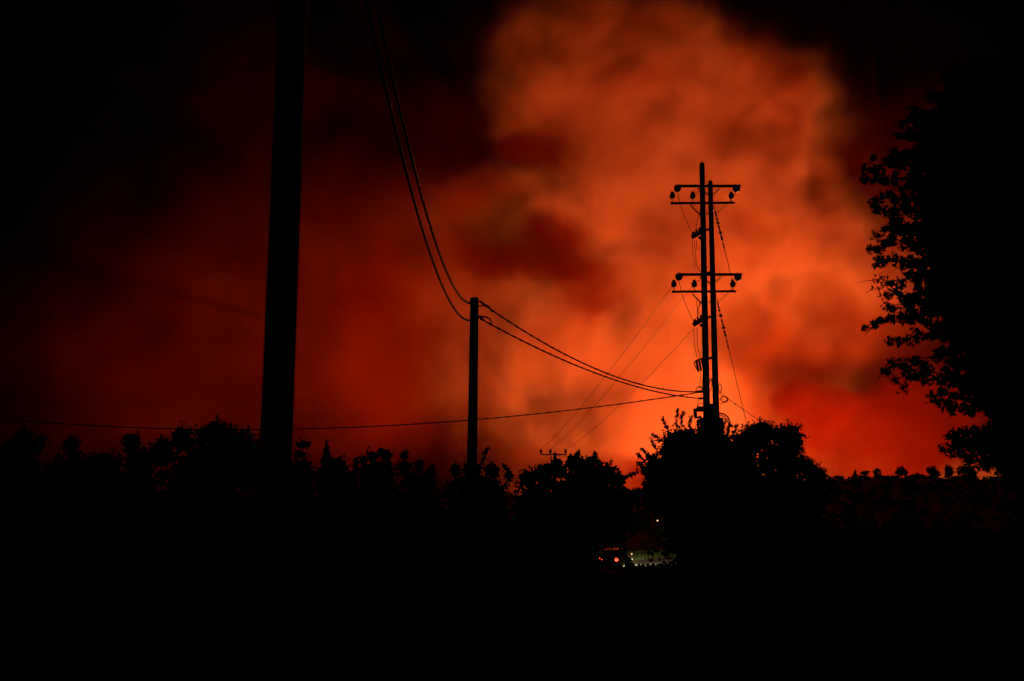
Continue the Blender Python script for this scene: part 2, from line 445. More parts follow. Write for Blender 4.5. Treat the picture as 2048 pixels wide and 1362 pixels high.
# stays with strings of insulators
def stay(name, label, a, b, beads, r=.015):
    root = empty(name, a)
    MB().tube([a.lerp(b, i / 8) for i in range(9)], r, 5).build('wire', 'steel', root)
    for f, rr, ll in beads:
        p = a.lerp(b, f); d = (b - a).normalized()
        MB().lathe(p - d * ll / 2, [(rr * .8, 0), (rr * 1.4, ll * .25), (rr * 1.4, ll * .75), (rr * .8, ll)], 8, d).build('bead_insulator', 'ceramic', root)
    tag(root, label, 'stay wire')
stay('stay_wire', 'upper insulated stay wire slanting from the right twin pole to the lower crossarm', T(1427, 410, .45), T(1465, 562, .35),
     [(f, rr, .12) for f, rr in ((.1, .03), (.14, .03), (.19, .035), (.24, .055), (.29, .035), (.33, .03), (.37, .055), (.42, .035), (.45, .04), (.52, .025), (.56, .03))])
gs = T(1512, 925, .2)
stay('stay_wire', 'lower insulated stay wire slanting from the right twin pole into the tree', T(1431, 588, .45), gs + (gs - T(1431, 588, .45)) * .32,
     [(f, rr, .12) for f, rr in ((.045, .03), (.06, .03), (.075, .035), (.10, .055), (.125, .035), (.14, .03), (.155, .055), (.175, .035), (.19, .04), (.22, .025), (.24, .03))])
stay('service_wire', 'thin service wire from the cable loop dropping behind the rounded tree', T(1441, 787, .3), P(1560, 870, 52), [(.1, .03, .1), (.22, .03, .1)], .016)

# ---- distant crossarm pole and its three lines
YD = 106.0
fx = P(1110, 950, YD); gz2 = h(fx.x, YD) - .3
far = empty('distant_pole', (fx.x, YD, gz2))
tt = P(1110, 905, YD)
MB().tube([(fx.x, YD, gz2), (tt.x, YD, (gz2 + tt.z) / 2), tt], [.2, .17, .14], 12).build('pole', 'wood', far, True)
MB().beam(P(1080, 909, YD) - Vector((0, .16, 0)), P(1133, 909, YD) - Vector((0, .16, 0)), .1, .14).build('crossarm', 'steel', far)
ends = []
for x in (1082, 1101, 1131):
    b = P(x, 908, YD) - Vector((0, .16, 0))
    MB().lathe(b, [(.03, 0), (.03, .1), (.14, .11), (.16, .2), (.12, .3), (.15, .34), (.1, .44), (.05, .5)], 10).build('insulator', 'ceramic', far, True)
    ends.append(b + Vector((0, 0, .45)))
MB().beam(P(1098, 909, YD) - Vector((0, .14, 0)), P(1108, 918, YD) - Vector((0, .14, 0)), .02, .05).build('brace', 'steel', far)
MB().beam(P(1122, 909, YD) - Vector((0, .14, 0)), P(1112, 918, YD) - Vector((0, .14, 0)), .02, .05).build('brace', 'steel', far)
tag(far, 'small distant pole with a crossarm and three insulators above the trees', 'pole')
for (a, e, w, sg) in ((T(1345, 572, -.2), ends[0], 'left', .5), (T(1385, 572, -.2), ends[1], 'middle', .5), (T(1389, 655, -.2), ends[2], 'right', .5)):
    n = 30
    m = MB().tube([a.lerp(e, i / n) - Vector((0, 0, 4 * sg * (i / n) * (1 - i / n))) for i in range(n + 1)], [.009 + .008 * i / n for i in range(n + 1)], 4)
    tag(m.build('power_line', 'steel', None, True), w + ' thin power line of three running from the twin poles to the distant crossarm', 'power line', 'thin power lines')

# ------------------------------------------------------------------ trees
def leaf_cloud(pts, size, rng, aspect=0.55):
    """pts (n,3): one diamond leaf, random heading, at each point."""
    n = len(pts)
    a = rng.normal(size=(n, 3)); a /= np.linalg.norm(a, axis=1)[:, None]
    b = rng.normal(size=(n, 3)); b -= a * (a * b).sum(1)[:, None]; b /= np.linalg.norm(b, axis=1)[:, None]
    s = (size * rng.uniform(0.6, 1.4, n))[:, None]
    q = np.stack([pts - a * s, pts + b * s * aspect, pts + a * s, pts - b * s * aspect], 1)
    return q.reshape(-1, 3)
def mesh_quads(name, verts, mat, parent):
    org = np.array([0.0, 0, 0]); p = parent
    while p is not None: org += np.array(p.location); p = p.parent
    n = len(verts) // 4
    me = bpy.data.meshes.new(name)
    me.vertices.add(n * 4); me.vertices.foreach_set('co', (verts - org).astype(np.float32).ravel())
    me.loops.add(n * 4); me.loops.foreach_set('vertex_index', np.arange(n * 4, dtype=np.int32))
    me.polygons.add(n); me.polygons.foreach_set('loop_start', np.arange(0, n * 4, 4, dtype=np.int32))
    me.update(calc_edges=True); me.validate()
    me.materials.append(M[mat])
    o = bpy.data.objects.new(name, me); C.objects.link(o); o.parent = parent
    return o
def limb(m, a, b, ra, rb, rng, seg=6, wob=0.08, n=6):
    a, b = Vector(a), Vector(b); L = (b - a).length
    pts = [a.lerp(b, i / n) + Vector(rng.normal(size=3)) * (wob * L * (0 if i in (0, n) else 1) * 0.4) + Vector((0, 0, 0.06 * L * math.sin(math.pi * i / n))) for i in range(n + 1)]
    m.tube(pts, [ra + (rb - ra) * i / n for i in range(n + 1)], seg, False)
    return pts
def tree(name, label, foot, crowns, leaf='leaf_a', ls=0.09, clump=0.3, dens=1.0, trunk_r=0.16, seed=1, sprigs=(), group=None, core=1.0, forks=None, cat='tree', stems=1):
    """crowns: list of (centre, (rx, ry, rz)). Leaves sit in clumps on and inside each lobe, hung on limbs."""
    rng = np.random.default_rng(seed)
    foot = Vector((foot[0], foot[1], h(foot[0], foot[1]) - 0.05))
    root = empty(name, foot)
    t = MB(); Q = []
    low = min(c.z - r[2] for c, r in crowns); mid = sum((c for c, r in crowns), Vector()) / len(crowns)
    fork = Vector((foot.x * .6 + mid.x * .4, foot.y * .6 + mid.y * .4, max(foot.z + 0.5, low + 0.15 * (mid.z - low))))
    limb(t, foot, fork, trunk_r, trunk_r * .7, rng, 9, 0.04)
    for s_ in range(1, stems):
        f2 = foot + Vector((rng.uniform(-.5, .5), rng.uniform(-.3, .3), 0)); limb(t, f2, fork + Vector((rng.uniform(-1, 1), 0, .3)), trunk_r * .7, trunk_r * .4, rng, 7, 0.05)
    for c, r in crowns:
        limb(t, fork, c, trunk_r * .55, trunk_r * .16, rng)
        R = np.array(r); area = math.pi * R[0] * R[2]
        nc = max(5, int(dens * 2.4 * area / (clump * clump)))
        d = rng.normal(size=(nc, 3)); d /= np.linalg.norm(d, axis=1)[:, None]
        rad = rng.uniform(0.45, 1.0, nc) ** 0.6
        lump = np.array([1 + 0.32 * mnoise.noise(Vector(tuple(v * 2.3 + seed * 1.7))) for v in d])
        cc = np.array(c) + d * R * (rad * lump)[:, None]
        csz = clump * rng.uniform(0.5, 1.15, nc)
        per = max(8, int(0.75 * clump * clump / (ls * ls) * 1.6))
        for k in range(nc):
            pts = cc[k] + rng.normal(size=(per, 3)) * csz[k] * 0.46
            Q.append(leaf_cloud(pts, ls, rng))
        for k in range(0, nc, 5):
            limb(t, c, Vector(tuple(cc[k])), trunk_r * .12, 0.008, rng, 4, 0.06, 4)
        big = min(clump * 0.9, float(R.min()) * 0.35)
        nb = int(core * 2.2 * area / (big * big))
        d = rng.normal(size=(nb, 3)); d /= np.linalg.norm(d, axis=1)[:, None]
        pts = np.array(c) + d * R * (rng.uniform(0, 1, nb) ** (1 / 3) * 0.74)[:, None]
        Q.append(leaf_cloud(pts, big, rng, 0.8))
    for a, b in sprigs:
        pts = limb(t, a, b, 0.02, 0.006, rng, 4, 0.05, 6)
        for p in pts[1:]:
            Q.append(leaf_cloud(np.array(p) + rng.normal(size=(12, 3)) * clump * 0.22, ls * 1.05, rng))
    t.build('trunk', 'bark', root, True)
    mesh_quads('crown', np.concatenate(Q), leaf, root)
    tag(root, label, cat, group)
    return root
def lobe(px, py, rx, ry, Y, dy=None):
    k = Y / F_PX
    return (P(px, py, Y), (rx * k, (dy if dy is not None else (rx + ry) * .5 * k), ry * k))

# -- wooded skyline, left of the near pole
Y = 70
tree('treeline_tree', 'low broad dark tree at the far left end of the tree line', (-36, Y), [lobe(20, 935, 60, 45, Y), lobe(52, 895, 34, 34, Y), lobe(50, 990, 60, 60, Y)], seed=11, ls=.13, clump=.42)
tree('treeline_tree', 'small round topped tree second from the left in the tree line', (-30.5, Y), [lobe(142, 892, 17, 20, Y), lobe(150, 950, 55, 45, Y), lobe(110, 1000, 60, 60, Y)], seed=12, ls=.12, clump=.38)
tree('treeline_tree', 'low bushy tree with a flat top between two rounder left trees', (-28, 72), [lobe(205, 930, 42, 26, 72), lobe(190, 985, 60, 55, 72)], seed=13, ls=.12, clump=.4)
tree('treeline_tree', 'upright tree with a narrow leafy top left of the tallest crown', (-26, 68), [lobe(264, 888, 20, 24, 68), lobe(280, 925, 32, 30, 68), lobe(265, 985, 55, 60, 68)], seed=14, ls=.11, clump=.34)
tree('treeline_tree', 'tallest wide crowned dark tree just left of the thick near pole', (-20, 62),
     [lobe(365, 878, 24, 30, 62), lobe(325, 905, 26, 34, 62), lobe(430, 880, 46, 44, 62), lobe(480, 890, 40, 36, 62), lobe(420, 950, 90, 55, 62), lobe(520, 930, 45, 50, 62)], seed=15, ls=.1, clump=.3, trunk_r=.25)
# -- behind the near pole to the middle pole
Y = 52
tree('umbrella_pine', 'small umbrella topped pine just right of the thick near pole', (-11, Y), [lobe(604, 889, 17, 8, Y), lobe(600, 908, 12, 8, Y), lobe(600, 945, 34, 26, Y), lobe(590, 1000, 50, 50, Y)], 'leaf_c', seed=16, ls=.08, clump=.2, trunk_r=.12)
tree('cypress', 'slender pointed cypress rising beside the small umbrella pine', (-9.7, Y), [lobe(654, 888, 2.6, 8, Y), lobe(654, 903, 6, 12, Y), lobe(652, 922, 11, 18, Y), lobe(650, 960, 20, 40, Y)], 'leaf_c', seed=17, ls=.06, clump=.13, trunk_r=.1, dens=.8)
tree('treeline_tree', 'smooth domed shrubby tree right of the pointed cypress', (-9.1, 50), [lobe(674, 930, 24, 18, 50), lobe(690, 965, 42, 32, 50), lobe(680, 1020, 55, 50, 50)], seed=18, ls=.08, clump=.24, trunk_r=.1)
tree('treeline_tree', 'ragged tree with several leafy tips midway between the two left poles', (-6.6, 48),
     [lobe(712, 930, 7, 14, 48), lobe(727, 922, 7, 14, 48), lobe(745, 912, 12, 11, 48), lobe(762, 903, 9, 10, 48), lobe(774, 912, 10, 14, 48), lobe(752, 950, 42, 32, 48), lobe(750, 1010, 60, 50, 48)], seed=19, ls=.08, clump=.2, trunk_r=.12)
tree('treeline_tree', 'small tree with three knobbly clumps left of the middle pole', (-4.4, 46),
     [lobe(808, 912, 8, 10, 46), lobe(808, 935, 14, 16, 46), lobe(838, 932, 9, 11, 46), lobe(862, 941, 9, 9, 46), lobe(835, 968, 40, 26, 46), lobe(830, 1020, 60, 50, 46)], seed=20, ls=.08, clump=.19, trunk_r=.1)
tree('treeline_tree', 'bushy tree around the foot of the middle pole with one sprig', (-1.6, 33),
     [lobe(912, 938, 11, 14, 33), lobe(945, 940, 22, 16, 33), lobe(985, 943, 17, 14, 33), lobe(1018, 952, 10, 13, 33), lobe(950, 985, 75, 38, 33), lobe(960, 1050, 80, 60, 33)], seed=21, ls=.055, clump=.14, trunk_r=.09,
     sprigs=[(P(962, 930, 33), P(976, 897, 33)), (P(1018, 950, 33), P(1008, 930, 33))])
# -- fig-like trees with bare trunks by the road
Y = 62
tree('roadside_tree', 'broad leafed roadside tree below the distant crossarm with trunk showing', (2.6, Y),
     [lobe(1060, 958, 24, 20, Y), lobe(1088, 948, 22, 22, Y), lobe(1115, 938, 22, 20, Y), lobe(1090, 1010, 62, 60, Y), lobe(1060, 1060, 50, 34, Y)], 'leaf_b', seed=22, ls=.12, clump=.28, trunk_r=.17)
tree('roadside_tree', 'rounded roadside tree with separate leaf clusters left of the big bush', (5.4, Y + 1),
     [lobe(1150, 925, 20, 17, Y + 1), lobe(1185, 930, 24, 18, Y + 1), lobe(1160, 965, 50, 40, Y + 1), lobe(1150, 1030, 55, 58, Y + 1)], 'leaf_b', seed=23, ls=.12, clump=.28, trunk_r=.15, sprigs=[(P(1150, 925, Y + 1), P(1158, 903, Y + 1)), (P(1185, 928, Y + 1), P(1190, 908, Y + 1))])
tree('roadside_tree', 'roadside tree with drooping outer twigs beside the glowing gap', (6.85, Y - 2),
     [lobe(1215, 943, 20, 16, Y - 2), lobe(1235, 960, 18, 16, Y - 2), lobe(1200, 985, 40, 36, Y - 2), lobe(1240, 985, 14, 12, Y - 2), lobe(1215, 1040, 62, 50, Y - 2)], 'leaf_b', seed=24, ls=.11, clump=.25, trunk_r=.15,
     sprigs=[(P(1240, 965, Y - 2), P(1270, 945, Y - 2)), (P(1245, 975, Y - 2), P(1262, 985, Y - 2))])
# -- big bush under the twin poles
Y = 40
tree('overgrown_bush', 'large dense bush with upright sprigs wrapped around the twin poles', (7.6, Y),
     [lobe(1370, 905, 62, 58, Y), lobe(1315, 945, 38, 42, Y), lobe(1310, 985, 32, 36, Y), lobe(1410, 900, 50, 45, Y), lobe(1440, 895, 30, 35, Y), lobe(1380, 985, 70, 62, Y), lobe(1400, 1065, 64, 70, Y), lobe(1480, 985, 70, 80, Y), lobe(1490, 1080, 80, 70, Y), lobe(1425, 925, 34, 46, Y - 1.6)],
     seed=25, ls=.055, clump=.17, trunk_r=.16, stems=4, cat='bush', core=1.4,
     sprigs=[(P(1340, 868, Y), P(1326, 838, Y)), (P(1352, 862, Y), P(1355, 822, Y)), (P(1362, 850, Y), P(1366, 825, Y)), (P(1378, 858, Y), P(1383, 832, Y)), (P(1395, 858, Y), P(1398, 838, Y)), (P(1320, 885, Y), P(1305, 868, Y)),
             (P(1312, 900, Y), P(1302, 878, Y)), (P(1300, 915, Y), P(1284, 898, Y)), (P(1292, 930, Y), P(1276, 908, Y)), (P(1288, 945, Y), P(1275, 925, Y)), (P(1445, 872, Y), P(1450, 842, Y)), (P(1455, 875, Y), P(1462, 848, Y)), (P(1435, 870, Y), P(1436, 850, Y)), (P(1465, 880, Y), P(1472, 852, Y))])
Y = 47
tree('rounded_tree', 'full rounded tree right of the twin poles sloping down to the ridge', (13.0, Y),
     [lobe(1522, 872, 46, 34, Y), lobe(1478, 930, 34, 34, Y), lobe(1580, 878, 32, 34, Y), lobe(1490, 895, 34, 34, Y), lobe(1560, 925, 58, 46, Y), lobe(1612, 935, 26, 22, Y), lobe(1630, 950, 26, 18, Y), lobe(1570, 990, 92, 45, Y), lobe(1655, 965, 16, 12, Y), lobe(1580, 1060, 95, 60, Y)],
     'leaf_b', seed=26, ls=.06, clump=.17, trunk_r=.2, core=1.2)

# -- dark near tree at the right edge
Y = 16.0
NT = np.random.default_rng(40)
foot = Vector((8.6, Y + .3, h(8.6, Y + .3) - 0.05))
near = empty('near_tree', foot)
t = MB(); Q = []
spine = [foot + (P(2075, 150, Y + .3) - foot) * (i / 9) + Vector((0.12 * math.sin(i * 1.7), .1 * math.cos(i * 2.1), 0)) for i in range(10)]
t.tube(spine, [.24 - .02 * i for i in range(10)], 10, False)
def spine_at(z):
    for a, b in zip(spine[:-1], spine[1:]):
        if a.z <= z <= b.z: return a.lerp(b, (z - a.z) / (b.z - a.z))
    return spine[-1] if z > spine[-1].z else spine[0]
def tuft(p, r, n, ls):
    d = NT.normal(size=(n, 3)); d /= np.linalg.norm(d, axis=1)[:, None]
    Q.append(leaf_cloud(np.array(p) + d * (r * NT.uniform(0, 1, n) ** .5)[:, None], ls, NT, 0.42))
TIPS = [(1852, 196), (1870, 222), (1798, 240), (1790, 272), (1770, 318), (1718, 333), (1722, 358), (1738, 398), (1743, 421), (1753, 462), (1780, 452), (1733, 494), (1744, 532),
        (1752, 566), (1766, 592), (1768, 612), (1790, 632), (1740, 649), (1772, 676), (1800, 720), (1762, 741), (1792, 770), (1858, 796), (1880, 812), (1888, 868), (1890, 903), (1902, 885), (1925, 912), (1938, 925), (1962, 880)]
EDGE = [(1880, 190), (1845, 215), (1815, 262), (1806, 300), (1800, 345), (1822, 385), (1815, 430), (1805, 470), (1806, 505), (1815, 530), (1850, 560), (1835, 600), (1840, 640), (1880, 665), (1900, 700), (1880, 735), (1920, 765), (1955, 800), (1940, 850), (1955, 890), (1975, 930), (1985, 970), (2000, 1020)]
def edge_at(py):
    for (x0, y0), (x1, y1) in zip(EDGE[:-1], EDGE[1:]):
        if y0 <= py <= y1: return x0 + (x1 - x0) * (py - y0) / (y1 - y0)
    return EDGE[0][0] if py < EDGE[0][1] else EDGE[-1][0]
kp = Y / F_PX
for i, (px, py) in enumerate(TIPS):
    Yt = Y + NT.uniform(-.5, .4)
    tip = P(px + 8, py, Yt)
    inner = P(edge_at(py) + 90, py + NT.uniform(-10, 26), Y + NT.uniform(-.3, .3))
    st = spine_at(inner.z - .3)
    limb(t, st, inner, .05, .022, NT, 6, .05, 6)
    pts = limb(t, inner, tip, .022, .007, NT, 5, .05, 10)
    gap = NT.integers(4, 8)
    for k, p in enumerate(pts):
        f = k / 10
        if k == gap and NT.random() < .5: continue
        r = (.055 + .05 * NT.random()) * (1.5 if k == 10 else 1.0) * (1 + 1.1 * (1 - f))
        tuft(p + Vector((0, NT.normal() * .05, NT.normal() * .03 - .01)), r, int(40 + 80 * (1 - f)), .045)
        if NT.random() < .38:
            side = p + Vector((NT.normal() * .06, NT.normal() * .12, NT.choice([-1, 1]) * NT.uniform(.08, .19) * (1.2 - .7 * f)))
            tuft(side, .05 + .05 * NT.random(), 36, .042)
for i, (px, py) in enumerate(EDGE):
    for x in range(px + 62, 2240, 26):
        for jy in (0, 20):
            f = min(1, (x - px) / 150)
            if NT.random() < .3 * (1 - f): continue
            p = P(x + NT.normal() * 10, py + jy + NT.normal() * 8, Y + NT.normal() * (.1 + .7 * f))
            tuft(p, .16 + .06 * NT.random(), 70, .06)
            if f > .3: Q.append(leaf_cloud(np.array(p) + NT.normal(size=(10, 3)) * .16, .14, NT, .8))
for i in range(70):
    p = P(NT.uniform(1900, 2220), NT.uniform(140, 215), Y + NT.normal() * .6); tuft(p, .22, 80, .06)
for i in range(26):
    z = spine[2].z + (spine[-1].z - spine[2].z) * i / 26
    a = NT.uniform(0, 6.28); s0 = spine_at(z); limb(t, s0, s0 + Vector((math.cos(a) * 1.3, math.sin(a) * 1.1, .5)), .04, .01, NT, 5, .08)
for a, b in (((1775, 562), (1709, 566)), ((1766, 575), (1730, 588)), ((1745, 655), (1730, 672)), ((1768, 745), (1752, 764))):
    tw = MB(); limb(tw, P(*a, Y), P(*b, Y), .012, .003, NT, 4, .06, 6); tw.build('twig', 'bark', near)
t.build('trunk', 'bark', near, True)
mesh_quads('crown', np.concatenate(Q), 'leaf_b', near)
tag(near, 'large dark tree reaching in from the right edge with ragged leafy branch tips', 'tree')

# -- small trees standing on the burning ridge
def ridge_tree(px, top, w, label, kind='leaf_c', lobes=None, seed=0, Yr=418, name='ridge_tree'):
    x = P(px, 950, Yr).x; k = Yr / F_PX
    lobes = lobes or [(0, .35, .5, .35), (-.25, .55, .3, .3), (.27, .6, .28, .28)]
    bot = 1014 - (h(x, Yr) - CAM.z) / k
    H = bot - top
    cr = [lobe(px + a * w, top + b * H, c * w, d * H, Yr) for a, b, c, d in lobes]
    tree(name, label, (x, Yr), cr, kind, seed=seed, ls=.22, clump=.55, trunk_r=.22, dens=.9, core=.6)
ridge_tree(1711, 938, 12, 'small pointed conifer at the left end of the red ridge', lobes=[(0, .2, .16, .2), (0, .5, .34, .25), (0, .75, .5, .25)], seed=51)
ridge_tree(1729, 938, 22, 'tiny flat topped tree second from the left on the ridge', lobes=[(0, .3, .48, .2), (.1, .75, .5, .28)], seed=52)
ridge_tree(1755, 936, 16, 'narrow rounded tree third from the left on the ridge', lobes=[(0, .3, .5, .3), (.05, .7, .4, .3)], seed=53)
ridge_tree(1803, 930, 26, 'airy open crowned tree standing alone on the ridge', lobes=[(0, .25, .3, .2), (-.28, .42, .24, .17), (.3, .45, .22, .18), (0.02, .45, .16, .16)], seed=54)
ridge_tree(1838, 946, 22, 'low bush between the airy tree and the pine trio', lobes=[(-.2, .5, .4, .5), (.3, .55, .3, .4)], seed=58)
ridge_tree(1866, 931, 26, 'first broad crowned pine of the trio at the right of the ridge', lobes=[(-.1, .28, .45, .26), (.2, .5, .4, .25), (-.2, .75, .25, .22)], seed=55, name='ridge_pine')
ridge_tree(1897, 928, 20, 'middle upright pine of the trio at the right of the ridge', lobes=[(0, .3, .45, .26), (.05, .5, .5, .22)], seed=56, name='ridge_pine')
ridge_tree(1932, 927, 34, 'widest pine of the trio nearest the dark right tree', lobes=[(-.28, .4, .3, .3), (.1, .35, .4, .32), (.35, .6, .3, .3)], seed=57, name='ridge_pine')
Q = []; NR = np.random.default_rng(77)
for i in range(700):
    x = NR.uniform(-60, 330); y = 417 + NR.normal() * 9
    hh = abs(NR.normal()) * .9 + .35
    Q.append(leaf_cloud(np.array((x, y, h(x, y) + hh * .5)) + NR.normal(size=(16, 3)) * (.7, .7, hh * .45), .3, NR))
sc = mesh_quads('ridge_scrub', np.concatenate(Q), 'leaf_a', None)
tag(sc, 'low ragged scrub along the crest of the far ridge', 'scrub', kind='stuff')

# ------------------------------------------------------------------ undergrowth that closes the gaps below the crowns
def thicket(name, label, n, xr, yr, top, seed, leaf, per, keep=None, mat='leaf_a'):
    r = np.random.default_rng(seed); Q = []
    made = 0
    while made < n:
        x, y = r.uniform(*xr), r.uniform(*yr)
        if keep and not keep(x, y): continue
        if -70 < x < 60 and road_near(x, y)[0] < 3.6: made += .2; continue
        g = h(x, y); H = top(x, y) * (0.7 + 0.6 * (0.5 + 0.5 * mnoise.noise(Vector((x * .25, y * .25, seed)))))
        w = H * .45 + .2
        pts = np.stack([x + r.normal(size=per) * w * .6, y + r.normal(size=per) * w * .6, g + H * r.uniform(0, 1, per) ** .8], 1)
        Q.append(leaf_cloud(pts, leaf, r, .65)); made += 1
    o = mesh_quads(name, np.concatenate(Q), mat, None)
    tag(o, label, 'undergrowth', kind='stuff'); return o
def px_of(x, y): return 1024 + 2000 * x / y
thicket('undergrowth', 'dense black undergrowth closing the space below the left tree line', 560, (-48, 6), (44, 80), lambda x, y: 4.6 if px_of(x, y) < 560 else (3.4 if px_of(x, y) < 980 else 2.2), 91, .22, 90, lambda x, y: px_of(x, y) < 1165)
thicket('hedge_growth', 'dark shrubby growth below the big bush and rounded tree', 260, (6.5, 34), (38, 60), lambda x, y: 2.3, 92, .16, 90, lambda x, y: px_of(x, y) > 1350)
thicket('bramble_cover', 'low tangled brambles covering the dark foreground field', 900, (-20, 22), (9, 38), lambda x, y: .55 + .012 * y, 93, .075, 110, lambda x, y: abs(x) < y * .62 + 2)
thicket('hillside_scrub', 'dark scrub scattered over the far slope below the ridge', 1500, (20, 260), (130, 412), lambda x, y: 1.3, 94, .4, 26)

# ------------------------------------------------------------------ car by the road
def car(loc, rz):
    root = empty('parked_car', loc); root.rotation_euler = (0, 0, rz)
    def part(mb, name, mat, parent=None, smooth=False):
        me = bpy.data.meshes.new(name); me.from_pydata(mb.v, [], mb.f); me.materials.append(M[mat])
        if smooth: me.polygons.foreach_set('use_smooth', [True] * len(me.polygons))
        o = bpy.data.objects.new(name, me); C.objects.link(o); o.parent = parent or root; return o
    def loft(secs):
        """secs: (y, half width bottom, half width top, z bottom, z top)"""
        m = MB(); n = 10; vs, fs = [], []
        for (y, wb, wt, z0, z1) in secs:
            c = .16 * (z1 - z0)
            ring = [(-wb + .05, z0), (-wb, z0 + c), (-(wb + wt) / 2 - .015, (z0 + z1) / 2), (-wt, z1 - c), (-wt + .07, z1), (wt - .07, z1), (wt, z1 - c), ((wb + wt) / 2 + .015, (z0 + z1) / 2), (wb, z0 + c), (wb - .05, z0)]
            vs += [(x, y, z) for x, z in ring]
        for i in range(len(secs) - 1):
            for k in range(n):
                a, b = i * n + k, i * n + (k + 1) % n
                fs.append((a, b, b + n, a + n))
        fs.append(tuple(range(n))[::-1]); fs.append(tuple(range((len(secs) - 1) * n, len(secs) * n)))
        return m.add(vs, fs)
    part(loft([(-2.05, .70, .66, .36, .80), (-1.95, .82, .76, .25, .93), (-1.4, .86, .80, .20, .97), (-.2, .87, .81, .20, .95), (.9, .87, .80, .20, .92), (1.5, .85, .76, .21, .82), (1.95, .78, .70, .27, .70), (2.08, .66, .62, .36, .58)]), 'body', 'paint')
    part(loft([(-1.85, .70, .60, .90, .98), (-1.45, .74, .58, .90, 1.33), (-.9, .75, .57, .90, 1.45), (0, .75, .57, .90, 1.46), (.45, .74, .56, .88, 1.36), (1.05, .70, .60, .85, .95)]), 'cabin', 'glass')
    part(loft([(-1.5, .57, .54, 1.34, 1.40), (-.9, .585, .55, 1.44, 1.49), (0, .585, .55, 1.45, 1.50), (.42, .57, .54, 1.37, 1.42)]), 'roof', 'paint')
    for sx in (-1, 1):
        for y in (-1.28, 1.28):
            w = part(MB().lathe(Vector((sx * .87 - .1 * (sx > 0) * 2 + (.0 if sx > 0 else 0), y, .31)), [(.20, 0), (.30, .01), (.315, .05), (.315, .15), (.30, .19), (.2, .2)], 20, Vector((1, 0, 0))), 'wheel', 'tyre')
            part(MB().lathe(Vector((sx * .875 - .01, y, .31)), [(.02, 0), (.19, .0), (.19, .02), (.05, .025)], 16, Vector((1, 0, 0))), 'rim', 'rim', w)
        part(MB().lathe(Vector((sx * .62, -2.09, .74)), [(.05, 0), (.10, .01), (.12, .03), (.12, .08)], 14, Vector((0, 1, 0))), 'tail_light', 'tail')
        part(MB().box((sx * .58, 2.075, .56), (.24, .04, .10)), 'headlight', 'head')
        part(MB().box((sx * .93, .62, 1.0), (.14, .08, .11)), 'wing_mirror', 'paint')
        part(MB().box((sx * .862, -.25, .78), (.03, .18, .03)), 'door_handle', 'rim')
    part(MB().box((0, -2.075, .60), (.5, .015, .11)), 'number_plate', 'plate')
    part(MB().box((0, -2.06, .40), (1.35, .08, .16)), 'bumper', 'tyre')
    for sx in (-1, 1):
        l = bpy.data.lights.new('headlight_beam', 'SPOT'); l.energy = HEAD_W; l.color = (1.0, .9, .45); l.spot_size = math.radians(75); l.spot_blend = .7; l.shadow_soft_size = .06
        o = bpy.data.objects.new('headlight_beam', l); C.objects.link(o); o.parent = root
        o.location = (sx * .58, 2.15, .58); o.rotation_euler = (math.radians(84), 0, math.radians(-8))
    tag(root, 'dark car with a glowing red tail light half hidden by roadside trunks', 'car')
    return root
HEAD_W = 4800.0
cx, cy_ = 8.0, 78.6
car_ob = car((cx, cy_, base_h(cx, cy_) + .03), math.radians(-22))
car_ob.location.z = base_h(cx, cy_) + .02

# marker lamp on a short post on the verge
def lamp_post(name, label, p, mat, hgt=None, r=.12, cat='lamp'):
    g = h(p.x, p.y); root = empty(name, (p.x, p.y, g))
    MB().tube([(p.x, p.y, g - .1), (p.x, p.y, (g + p.z) / 2), (p.x, p.y, p.z - r * .4)], [r * .5, r * .4, r * .3], 8).build('post', 'tyre', root)
    MB().lathe(p - Vector((0, 0, r)), [(r * .4, 0), (r, r * .6), (r, r * 1.4), (r * .3, r * 2)], 12).build('lamp_head', mat, root, True)
    tag(root, label, cat)
lamp_post('marker_lamp', 'tiny orange marker lamp on a post beside the lit verge', P(1263.5, 1108, 80), 'lamp_w', r=.045)
lamp_post('street_lamp', 'brighter orange lamp dot left of the big bush on the dark slope', P(1315, 1041, 190), 'lamp_w', r=.11)
lamp_post('street_lamp', 'dimmer lamp dot just below the bright one beside the bush', P(1330, 1055, 180), 'lamp_r', r=.12)
lamp_post('street_lamp', 'tiny white lamp dot on the hillside below the ridge', P(1762, 1027, 260), 'lamp_w', r=.16)
lamp_post('street_lamp', 'tiny reddish lamp dot low on the hillside near the right tree', P(1932, 1029, 260), 'lamp_r', r=.16)

# ------------------------------------------------------------------ flames on the burning slope behind the ridge
def wildfire(label, x, y, wid, top, n, seed):
    r = random.Random(seed); z0 = h(x, y); root = empty('wildfire', (x, y, z0))
    for k in range(n):
        fx_, fy = x + r.uniform(-wid, wid), y + r.uniform(-2, 2); g = h(fx_, fy) - .3; H = (top - g) * r.uniform(.55, 1.0); w = H * r.uniform(.10, .18)
        pts = [Vector((fx_ + math.sin(i * 1.3 + k) * w * .35 * i / 4, fy, g + H * i / 6)) for i in range(7)]
        MB().tube(pts, [w * f for f in (.7, 1.0, .95, .75, .5, .25, .03)], 7).build('flame', 'flame', root, True)
    tag(root, label, 'fire', 'wildfire fronts behind the ridge')
wildfire('orange flames glimpsed through the gap left of the big bush', P(1262, 985, 560).x, 560, 3.5, P(1262, 982, 560).z, 9, 1)
for (x, y, *_r), nm in zip(FIRES, ('main', 'left', 'right')):
    wildfire(nm + ' fire front hidden behind the ridge under the glowing smoke', x, y + 6, 16, 7.0, 10, int(x))
